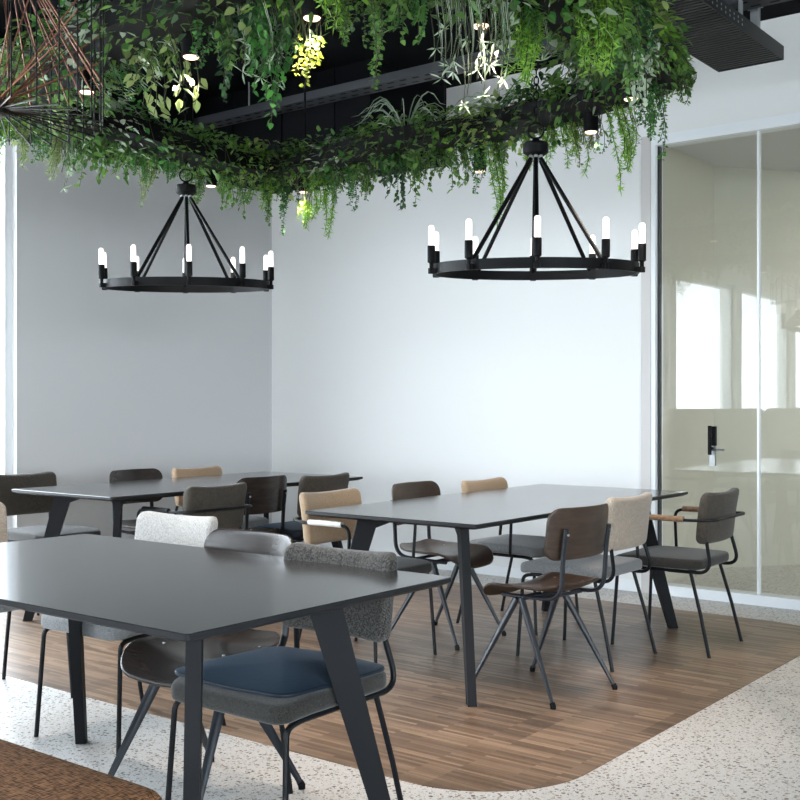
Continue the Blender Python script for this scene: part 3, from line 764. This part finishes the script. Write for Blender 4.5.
def plant(kind, X, Y, hang, width, label, mat=None, group=None, z0=None, n=None, toward=None, rise=.06, droop=.17):
    """one plant rooted in the trough at plan point (X, Y); hang = how far its tips drop below the rim"""
    F = MB(); S = MB(); z0 = ZT-.03 if z0 is None else z0
    x, y = RW(X, Y); ROOT[0] = x; ROOT[1] = y
    names = {'vine': 'trailing_vine', 'string': 'trailing_bead_plant', 'fern': 'hanging_fern', 'air': 'hanging_air_plant', 'needle': 'asparagus_fern', 'bush': 'leafy_plant', 'pothos': 'pothos_plant', 'grass': 'spider_plant'}
    mats = {'vine': 'lf_ivy', 'string': 'lf_green', 'fern': 'lf_fern', 'air': 'lf_pale', 'needle': 'lf_bright', 'bush': 'lf_dark', 'pothos': 'lf_lime', 'grass': 'lf_fern'}
    mat = mat or mats[kind]
    tw = Vector((toward[0], toward[1], 0)) if toward else None
    if kind in ('vine', 'string', 'needle', 'pothos', 'fern', 'air'):
        ns = n or {'vine': 9, 'string': 8, 'needle': 9, 'pothos': 6, 'fern': 9, 'air': 16}[kind]
        for i in range(ns):
            a = rng.uniform(0, 2*PI); out = Vector((math.cos(a), math.sin(a), 0))*width*rng.uniform(.45, 1.0)
            if tw: out = out*.45+tw*.13
            h = hang*(1.0 if i == 0 else rng.uniform(.45, .95))
            st = Vector((rng.uniform(-.04, .04), rng.uniform(-.04, .04), z0))
            pts = vine(st, out, rise*rng.uniform(.6, 1.8), h, 12, .015)
            S.tube(pts, .0016, n=4)
            if kind == 'vine':
                for p, d in along(pts, .016):
                    s = rv(); s.z = s.z*.4-.25; dd = (s.normalized()+d*.4)
                    leaf(F, p, dd, Vector((0, 0, 1))+rv(.5), rng.uniform(.022, .040), rng.uniform(.018, .028))
            elif kind == 'string':
                for p, d in along(pts, .011):
                    for sg in (-1, 1):
                        s = d.cross(rv()).normalized()
                        leaf(F, p+s*.003, s+d*.35, rv(), rng.uniform(.013, .020), rng.uniform(.011, .016), .05)
            elif kind == 'needle':
                for p, d in along(pts, .014):
                    for _ in range(5):
                        s = rv().normalized(); leaf(F, p, s+d*.5, rv(), rng.uniform(.022, .038), .0055, .1)
            elif kind == 'pothos':
                for p, d in along(pts, .030):
                    s = rv(); s.z = -abs(s.z)*.8-.2
                    q = p+s*.02; leaf(F, q, s, Vector((0, 0, 1))+rv(.4), rng.uniform(.038, .060), rng.uniform(.022, .033), .1)
            elif kind == 'fern':
                m_ = along(pts, .012); L = len(m_)
                for k, (p, d) in enumerate(m_):
                    sd = d.cross(Vector((0, 0, 1)));
                    if sd.length < .3: sd = d.cross(out.normalized().cross(Vector((0, 0, 1))))
                    sd = sd.normalized(); ln = .055*math.sin(PI*min(1, .12+.88*k/L))**.6+.006
                    for sg in (-1, 1): leaf(F, p, sd*sg+d*.35+Vector((0, 0, -.1)), Vector((0, 0, 1))+d*.3, ln, .011, .06)
            elif kind == 'air':
                strip(F, pts, rng.uniform(.008, .016))
                if i % 3 == 0:
                    for _ in range(6): leaf(F, pts[-1], rv()+Vector((0, 0, -.3)), rv(), rng.uniform(.03, .05), .008, .1)
    elif kind == 'bush':
        for i in range(n or 150):
            a = rng.uniform(0, 2*PI); r = width*rng.random()**.6; h = rng.uniform(-.02, hang) if r < width*.55 else rng.uniform(-droop*(1 if rng.random() < .35 else .5), hang*.6)
            p = Vector((r*math.cos(a), r*math.sin(a), z0+h))
            dd = Vector((math.cos(a), math.sin(a), rng.uniform(-.9, .4)))+rv(.6)
            leaf(F, p, dd, Vector((0, 0, 1))+rv(.5), rng.uniform(.028, .056), rng.uniform(.018, .034))
        for i in range(8):
            a = 2*PI*i/8; S.tube([Vector((0, 0, z0-.03)), Vector((math.cos(a)*width*.4, math.sin(a)*width*.4, z0+hang*.4)), Vector((math.cos(a)*width*.75, math.sin(a)*width*.75, z0+hang*.3)), Vector((math.cos(a)*width, math.sin(a)*width, z0-.1))], .002, n=4)
    elif kind == 'grass':
        for i in range(n or 34):
            a = rng.uniform(0, 2*PI); L = width*rng.uniform(.7, 1.3); up = hang*rng.uniform(.5, 1.1)
            pts = [Vector((math.cos(a)*L*t, math.sin(a)*L*t, z0+up*math.sin(min(1, t*1.15)*PI*.75)-.05*t*t)) for t in [k/7 for k in range(8)]]
            strip(F, pts, rng.uniform(.007, .012))
        S.tube([Vector((0, 0, z0-.05)), Vector((0, 0, z0+.01))], .01, n=6)
    t = thing(names[kind], label, 'plant', (x, y, 0), 0, group)
    S.raw('stem', 'stem', t); F.raw('foliage', mat, t)
    return t
def at_px(px, run):
    """loop point seen in column px on the far ('back') or near ('front') side of the ring"""
    best = None
    for i in range(len(LP)):
        p, q = LP[i], LP[(i+1) % len(LP)]
        a, b = 400+FPX*p.x/p.y, 400+FPX*q.x/q.y
        if (a-px)*(b-px) <= 0 and abs(a-b) > 1e-6:
            s = (px-a)/(b-a); v = p+(q-p)*s
            if best is None or (run == 'back' and v.y > best.y) or (run == 'front' and v.y < best.y): best = v
    if best is None:
        best = min(LP, key=lambda p: abs(400+FPX*p.x/p.y-px))
    return best
def hang_for(p, ybot): return (ZT-.03)-(HC+(403-ybot)*p.y/FPX)
PL = [
 # kind, px, run, y of lowest tip, width, label, material
 ('string', 14, 'back', 172, .06, 'small pale leaved trailer at the left edge before the bright window', 'lf_green'),
 ('needle', 44, 'back', 166, .09, 'lime feathery trailer hanging behind the hub of the wire lamp', 'lf_lime'),
 ('needle', 72, 'back', 178, .09, 'lime feathery trailer below the spotlight behind the wire lamp', 'lf_lime'),
 ('air', 88, 'back', 186, .07, 'silvery strap leaved trailer low on the left above the grey wall', 'lf_pale'),
 ('vine', 97, 'back', 184, .07, 'blue green ivy at the lower left with curled leaves', 'lf_green'),
 ('vine', 118, 'back', 172, .08, 'dark olive vine just left of the smaller chandelier chain', 'lf_ivy'),
 ('vine', 138, 'back', 178, .06, 'mid green ivy tip pointing down between wire lamp and smaller chandelier', 'lf_ivy'),
 ('string', 163, 'back', 205, .05, 'yellowish sprig dangling left of the hub of the smaller chandelier', 'lf_lime'),
 ('fern', 182, 'back', 178, .09, 'dark fern right above the loop of the smaller chandelier', 'lf_fern'),
 ('string', 205, 'back', 208, .04, 'thin trailer hanging beside the spotlight of the smaller chandelier', 'lf_green'),
 ('vine', 228, 'back', 190, .08, 'grey green ivy right of the spotlight by the smaller chandelier', 'lf_green'),
 ('vine', 248, 'back', 214, .06, 'grey green ivy strand reaching down onto the grey wall near the corner', 'lf_green'),
 ('string', 270, 'back', 222, .05, 'olive trailer hanging at the corner where grey wall meets white', 'lf_ivy'),
 ('string', 285, 'back', 232, .05, 'dark green beaded trailer, first one over the white wall', 'lf_fern'),
 ('pothos', 290, 'back', 168, .10, 'lime big leaved plant sitting up on the ring at the back corner', 'lf_lime'),
 ('string', 304, 'back', 212, .045, 'yellow lit trailer directly below the small spotlight at the back', 'lf_yellow'),
 ('needle', 309, 'back', 226, .04, 'soft green feathery tail beside the yellow lit trailer', 'lf_bright'),
 ('needle', 325, 'back', 232, .045, 'longest feathery green tail, right of the yellow lit trailer', 'lf_bright'),
 ('string', 336, 'back', 203, .04, 'blue green short trailer between two long feathery tails', 'lf_green'),
 ('needle', 354, 'back', 178, .10, 'bright green ferny clump at the middle of the back of the ring', 'lf_fern'),
 ('string', 351, 'back', 208, .05, 'dotted bead trailer under the bright ferny clump', 'lf_fern'),
 ('string', 366, 'back', 196, .05, 'airy bead trailer with tiny leaves against the pale wall', 'lf_green'),
 ('vine', 384, 'back', 192, .05, 'dark purple green ivy strand left of the spiky plant', 'lf_dark'),
 ('vine', 393, 'back', 206, .04, 'dark ivy strand with star shaped leaves reaching lowest left of centre', 'lf_dark'),
 ('vine', 411, 'back', 203, .04, 'leafy ivy rope hanging straight below the spiky plant', 'lf_ivy'),
 ('vine', 430, 'back', 172, .09, 'large leaved green ivy between the spiky plant and the lower spotlight', 'lf_ivy'),
 ('vine', 446, 'back', 186, .07, 'green ivy with light tips left of the spotlight near the larger chandelier', 'lf_green'),
 ('string', 461, 'back', 190, .05, 'thin blue green trailer just left of the lit spotlight', 'lf_fern'),
 ('needle', 483, 'back', 224, .035, 'long feathery tail hanging right under the spotlight left of the larger chandelier', 'lf_bright'),
 ('needle', 508, 'back', 164, .07, 'feathery green tuft left of the loop of the larger chandelier', 'lf_bright'),
 ('needle', 548, 'back', 172, .06, 'lime feathery trailer right behind the hub of the larger chandelier', 'lf_bright'),
 ('string', 560, 'back', 166, .05, 'pale tipped trailer right of the hub of the larger chandelier', 'lf_lime'),
 ('string', 575, 'back', 154, .05, 'dark little trailer between hub and spotlight over the larger chandelier', 'lf_fern'),
 ('needle', 596, 'back', 192, .03, 'single feathery tail hanging under the spotlight above the right arm', 'lf_bright'),
 ('string', 617, 'back', 128, .06, 'green beaded trailer under the ring near its right spotlight', 'lf_fern'),
 ('string', 646, 'back', 110, .06, 'short pale trailer under the round end of the ring', 'lf_green'),
 ('string', 673, 'back', 160, .035, 'lone leafy rope hanging in front of the glass wall corner', 'lf_fern'),
 ('vine', 690, 'back', 96, .07, 'ivy on the outer right tip of the ring against the white wall', 'lf_ivy'),
 # front of the ring
 ('grass', 18, 'front', 60, .22, 'silvery spiky grass seen through the wire lamp', 'lf_pale'),
 ('vine', 48, 'front', 80, .12, 'olive leafy plant seen through the wire lamp', 'lf_lime'),
 ('pothos', 118, 'front', 112, .09, 'cream edged leafy branch hanging right of the wire lamp', 'lf_lime'),
 ('pothos', 158, 'front', 96, .06, 'loose cream edged sprig against the dark ceiling void', 'lf_lime'),
 ('fern', 128, 'front', 40, .16, 'dark green broad fern above the cream edged branch', 'lf_fern'),
 ('vine', 208, 'front', 92, .06, 'dark small leaved vine right of the spotlight over the dark void', 'lf_dark'),
 ('vine', 214, 'front', 60, .10, 'thick dark vine crown right of the spotlight over the dark void', 'lf_ivy'),
 ('air', 232, 'front', 62, .07, 'pale grey tendrils hanging among dark vines at the top', 'lf_pale'),
 ('vine', 240, 'front', 84, .05, 'dark green vine behind the pale grey tendrils', 'lf_fern'),
 ('air', 254, 'front', 72, .05, 'silvery rosettes on a string beside the pale tendrils', 'lf_pale'),
 ('vine', 262, 'front', 114, .05, 'longest dark vine crossing the grey perforated strut', 'lf_fern'),
 ('vine', 276, 'front', 50, .08, 'dense dark vine left of the yellow green trailer', 'lf_dark'),
 ('string', 295, 'front', 78, .055, 'bright yellow green trailer beside the topmost spotlight', 'lf_yellow'),
 ('vine', 290, 'front', 36, .06, 'green ivy above the yellow green trailer', 'lf_ivy'),
 ('string', 338, 'front', 32, .05, 'short beaded trailer right of the topmost spotlight', 'lf_ivy'),
 ('string', 375, 'front', 82, .05, 'forked beaded trailer alone against the black void', 'lf_ivy'),
 ('fern', 410, 'front', 32, .05, 'single fern frond poking down at the top centre', 'lf_fern'),
 ('air', 455, 'front', 70, .05, 'silvery tendrils left of the spotlight with tendrils', 'lf_pale'),
 ('air', 488, 'front', 94, .05, 'longest silvery tendrils right below the front spotlight', 'lf_pale'),
 ('air', 508, 'front', 86, .05, 'curly silvery tendrils right of the front spotlight', 'lf_pale'),
 ('vine', 505, 'front', 40, .09, 'variegated vine behind the silvery tendrils', 'lf_pale'),
 ('needle', 545, 'front', 78, .10, 'large bright green feathery mass, left half', 'lf_bright'),
 ('needle', 570, 'front', 88, .10, 'large bright green feathery mass, right half', 'lf_bright'),
 ('air', 552, 'front', 50, .08, 'pale thin blades crossing the bright feathery mass', 'lf_pale'),
 ('vine', 592, 'front', 105, .09, 'variegated ivy curtain right of the bright feathery mass', 'lf_green'),
 ('vine', 607, 'front', 116, .07, 'cream flecked ivy hanging left of the right spotlight', 'lf_pale'),
 ('vine', 622, 'front', 84, .10, 'deep green ivy curtain above the right spotlight', 'lf_ivy'),
 ('vine', 646, 'front', 66, .10, 'deep green large ivy below the black cable tray', 'lf_ivy'),
 ('vine', 668, 'front', 82, .08, 'green ivy spilling over the right end of the ring', 'lf_ivy'),
]
for kind, px, run, yb, w, lb, mt in PL:
    p = at_px(px, run)
    c = Vector((-.2, 5.0, 0)); o = (p-c).normalized()
    if run == 'front' and 110 < px < 560: o = -o            # near run: the side facing us is hidden above the frame, growth spills inwards
    if px in (673,): o = Vector((.1, .05, 0))
    tw = RW(o.x, o.y)
    h = hang_for(p, yb)
    if kind == 'grass': plant(kind, p.x, p.y, .22, w, lb, mt, 'greenery on the planter ring')
    else: plant(kind, p.x, p.y, max(.08, h), w, lb, mt, 'greenery on the planter ring', toward=tw, n=20 if 'bright green feathery mass' in lb else None, rise=.16 if 'bright green feathery mass' in lb else .06)
# upright plants along the top of the trough
UP = [('grass', 405, 'back', 'spiky grey green grass standing on the ring left of centre', 'lf_pale', .26, .2),
      ('grass', 500, 'back', 'arching striped spider plant on the ring left of the larger chandelier chain', 'lf_pale', .28, .16),
      ('grass', 545, 'back', 'arching dark blades above the larger chandelier', 'lf_fern', .24, .16)]
for kind, px, run, lb, mt, w, h in UP:
    p = at_px(px, run); plant(kind, p.x, p.y, h, w, lb, mt, 'greenery on the planter ring')
nf = len(LP); k = 0
for i in range(0, nf, 3):
    p = LP[i]; k += 1
    nb = ['lf_green', 'lf_ivy', 'lf_fern', 'lf_pale', 'lf_green', 'lf_ivy', 'lf_dark', 'lf_lime', 'lf_bright', 'lf_ivy', 'lf_green'][k % 11]
    right = p.x > .35 and p.y < 5.0
    plant('bush', p.x+rng.uniform(-.03, .03)-(.05 if p.x > .8 else 0), p.y+rng.uniform(-.03, .03), rng.uniform(.10, .17)+(.14 if right else 0), rng.uniform(.17, .21) if right else rng.uniform(.18, .235), 'small leafy filler plant packed along the black planter ring', nb, 'filler plants along the planter ring', n=380 if right else 215, droop=.07 if p.x > .8 else .17)
for i in range(1, nf, 5):
    p = LP[i]; c = Vector((-.2, 5.0, 0)); o = (p-c).normalized()*(1 if p.y > 4.6 or p.x > .5 else -1); tw = RW(o.x, o.y)
    if p.x > .82: continue
    kd, mt = [('vine', 'lf_ivy'), ('string', 'lf_fern'), ('vine', 'lf_dark'), ('needle', 'lf_bright'), ('vine', 'lf_green'), ('string', 'lf_green'), ('fern', 'lf_fern')][(i//5) % 7]
    plant(kd, p.x, p.y, rng.uniform(.16, .27), .15, 'short filler trailer hanging off the planter ring among longer ones', mt, 'short trailers along the planter ring', toward=tw)
# ------------------------------------------------------------------ copper wire pendant, upper left
d = 3.85; X = (-2-400)/FPX*d; x, y = RW(X, d); zh = HC+(403-108)*d/FPX
t = thing('wire_pendant', 'copper and black wire cage pendant at the upper left edge', 'pendant lamp', (x, y, zh))
Rr = .355; zt = .52
m = MB(); m.lathe([(.02, -.028), (.036, -.022), (.036, .03), (.02, .04), (.006, .05)], 16); m.build('hub', 'blackwire', t, ang=30)
m = MB(); m.lathe([(.006, -.015), (.03, -.01), (.03, .02), (.006, .03)], 16, (0, 0, zt+.10)); m.build('top_hub', 'blackwire', t, ang=30)
m = MB(); m.cyl((0, 0, zt+.12), (0, 0, ZC-zh), .004, n=6); m.build('cord', 'blackwire', t)
for k in range(28):
    a = 2*PI*k/28; c, s = math.cos(a), math.sin(a); a2 = a+2*PI*3/28; c2, s2 = math.cos(a2), math.sin(a2)
    m = MB(); m.cyl((.03*c, .03*s, -.005), (Rr*c, Rr*s, -.045), .0028, n=6); m.build('spoke', 'blackwire', t)
    m = MB(); m.cyl((.03*c, .03*s, .02), (Rr*c2, Rr*s2, .16+.26*((k*7) % 5)/4), .0028, n=6); m.build('strut', 'copper', t)
    m = MB(); m.cyl((Rr*c, Rr*s, -.05), (Rr*c, Rr*s, zt), .0025, n=6); m.build('upright', 'blackwire', t)
    m = MB(); m.cyl((.028*c, .028*s, zt+.10), (Rr*c2, Rr*s2, .10), .0028, n=6); m.build('brace', 'copper', t)
for sx in (-.06, -.11):
    m = MB(); m.lathe([(.012, -.04), (.012, -.08), (.016, -.09)], 10, (sx, 0, 0)); sk = m.build('lamp_socket', 'copper', t)
    m = MB(); m.lathe([(.008, -.25), (.014, -.24), (.014, -.10), (.01, -.09)], 10, (sx, 0, 0)); m.build('bulb', 'filament', sk)

# ------------------------------------------------------------------ light
# unseen lamp, added to brighten the room behind the glass
t = thing('added_lamp', 'unseen flat lamp added in the ceiling of the room behind the glass', 'light', (-.9, 8.5, 2.95))
m = MB(); m.box(-.62, .62, -.32, .32, -.02, .02); m.build('added_lamp_frame', 'frame', t, smooth=False)
m = MB(); m.box(-.58, .58, -.28, .28, -.026, -.0201); m.build('diffuser', emit('added_lamp_glow', (1, .95, .86), 10), t, smooth=False)

w = bpy.data.worlds.new('sky'); SC.world = w; w.use_nodes = True
nt = w.node_tree
for n_ in list(nt.nodes): nt.nodes.remove(n_)
o = nt.nodes.new('ShaderNodeOutputWorld'); bg = nt.nodes.new('ShaderNodeBackground')
bg.inputs['Color'].default_value = (.85, .915, 1.0, 1); bg.inputs['Strength'].default_value = 9.0
nt.links.new(bg.outputs[0], o.inputs[0])
# sampling portals in the window openings (they give no light of their own)
for i in range(0, len(edges), 2):
    y1, y0 = edges[i], edges[i+1]
    L = bpy.data.lights.new('window_portal', 'AREA'); L.shape = 'RECTANGLE'; L.size = 2.95; L.size_y = (y1-y0); L.cycles.is_portal = True
    lo = bpy.data.objects.new('window_portal', L); COL.objects.link(lo)
    lo.location = (XL-.2, (y0+y1)/2, 1.535); lo.rotation_euler = (0, -PI/2, 0)

for loc, rot, sx, sy in (((-3.275, YB-.12, 1.66), (PI/2, 0, 0), 5.5, 2.7), ((XR+.12, -2.75, 1.785), (0, PI/2, 0), 2.5, 9.4)):
    L = bpy.data.lights.new('window_portal', 'AREA'); L.shape = 'RECTANGLE'; L.size = sx; L.size_y = sy; L.cycles.is_portal = True
    lo = bpy.data.objects.new('window_portal', L); COL.objects.link(lo); lo.location = loc; lo.rotation_euler = rot
# ------------------------------------------------------------------ camera and view
cam = bpy.data.cameras.new('camera'); co = bpy.data.objects.new('camera', cam); COL.objects.link(co)
co.location = (0, 0, HC); co.rotation_euler = (PI/2, 0, math.radians(37.81))
cam.sensor_width = 36; cam.lens = FPX/800*36; cam.shift_y = 3/800; cam.clip_start = .05
SC.camera = co
vs_ = SC.view_settings
vs_.view_transform = 'Standard'; vs_.look = 'None'; vs_.gamma = 1; vs_.use_curve_mapping = False; vs_.exposure = 0.78
SC.cycles.max_bounces = 10; SC.cycles.diffuse_bounces = 6; SC.cycles.glossy_bounces = 5; SC.cycles.transparent_max_bounces = 12
SC.cycles.sample_clamp_indirect = 8
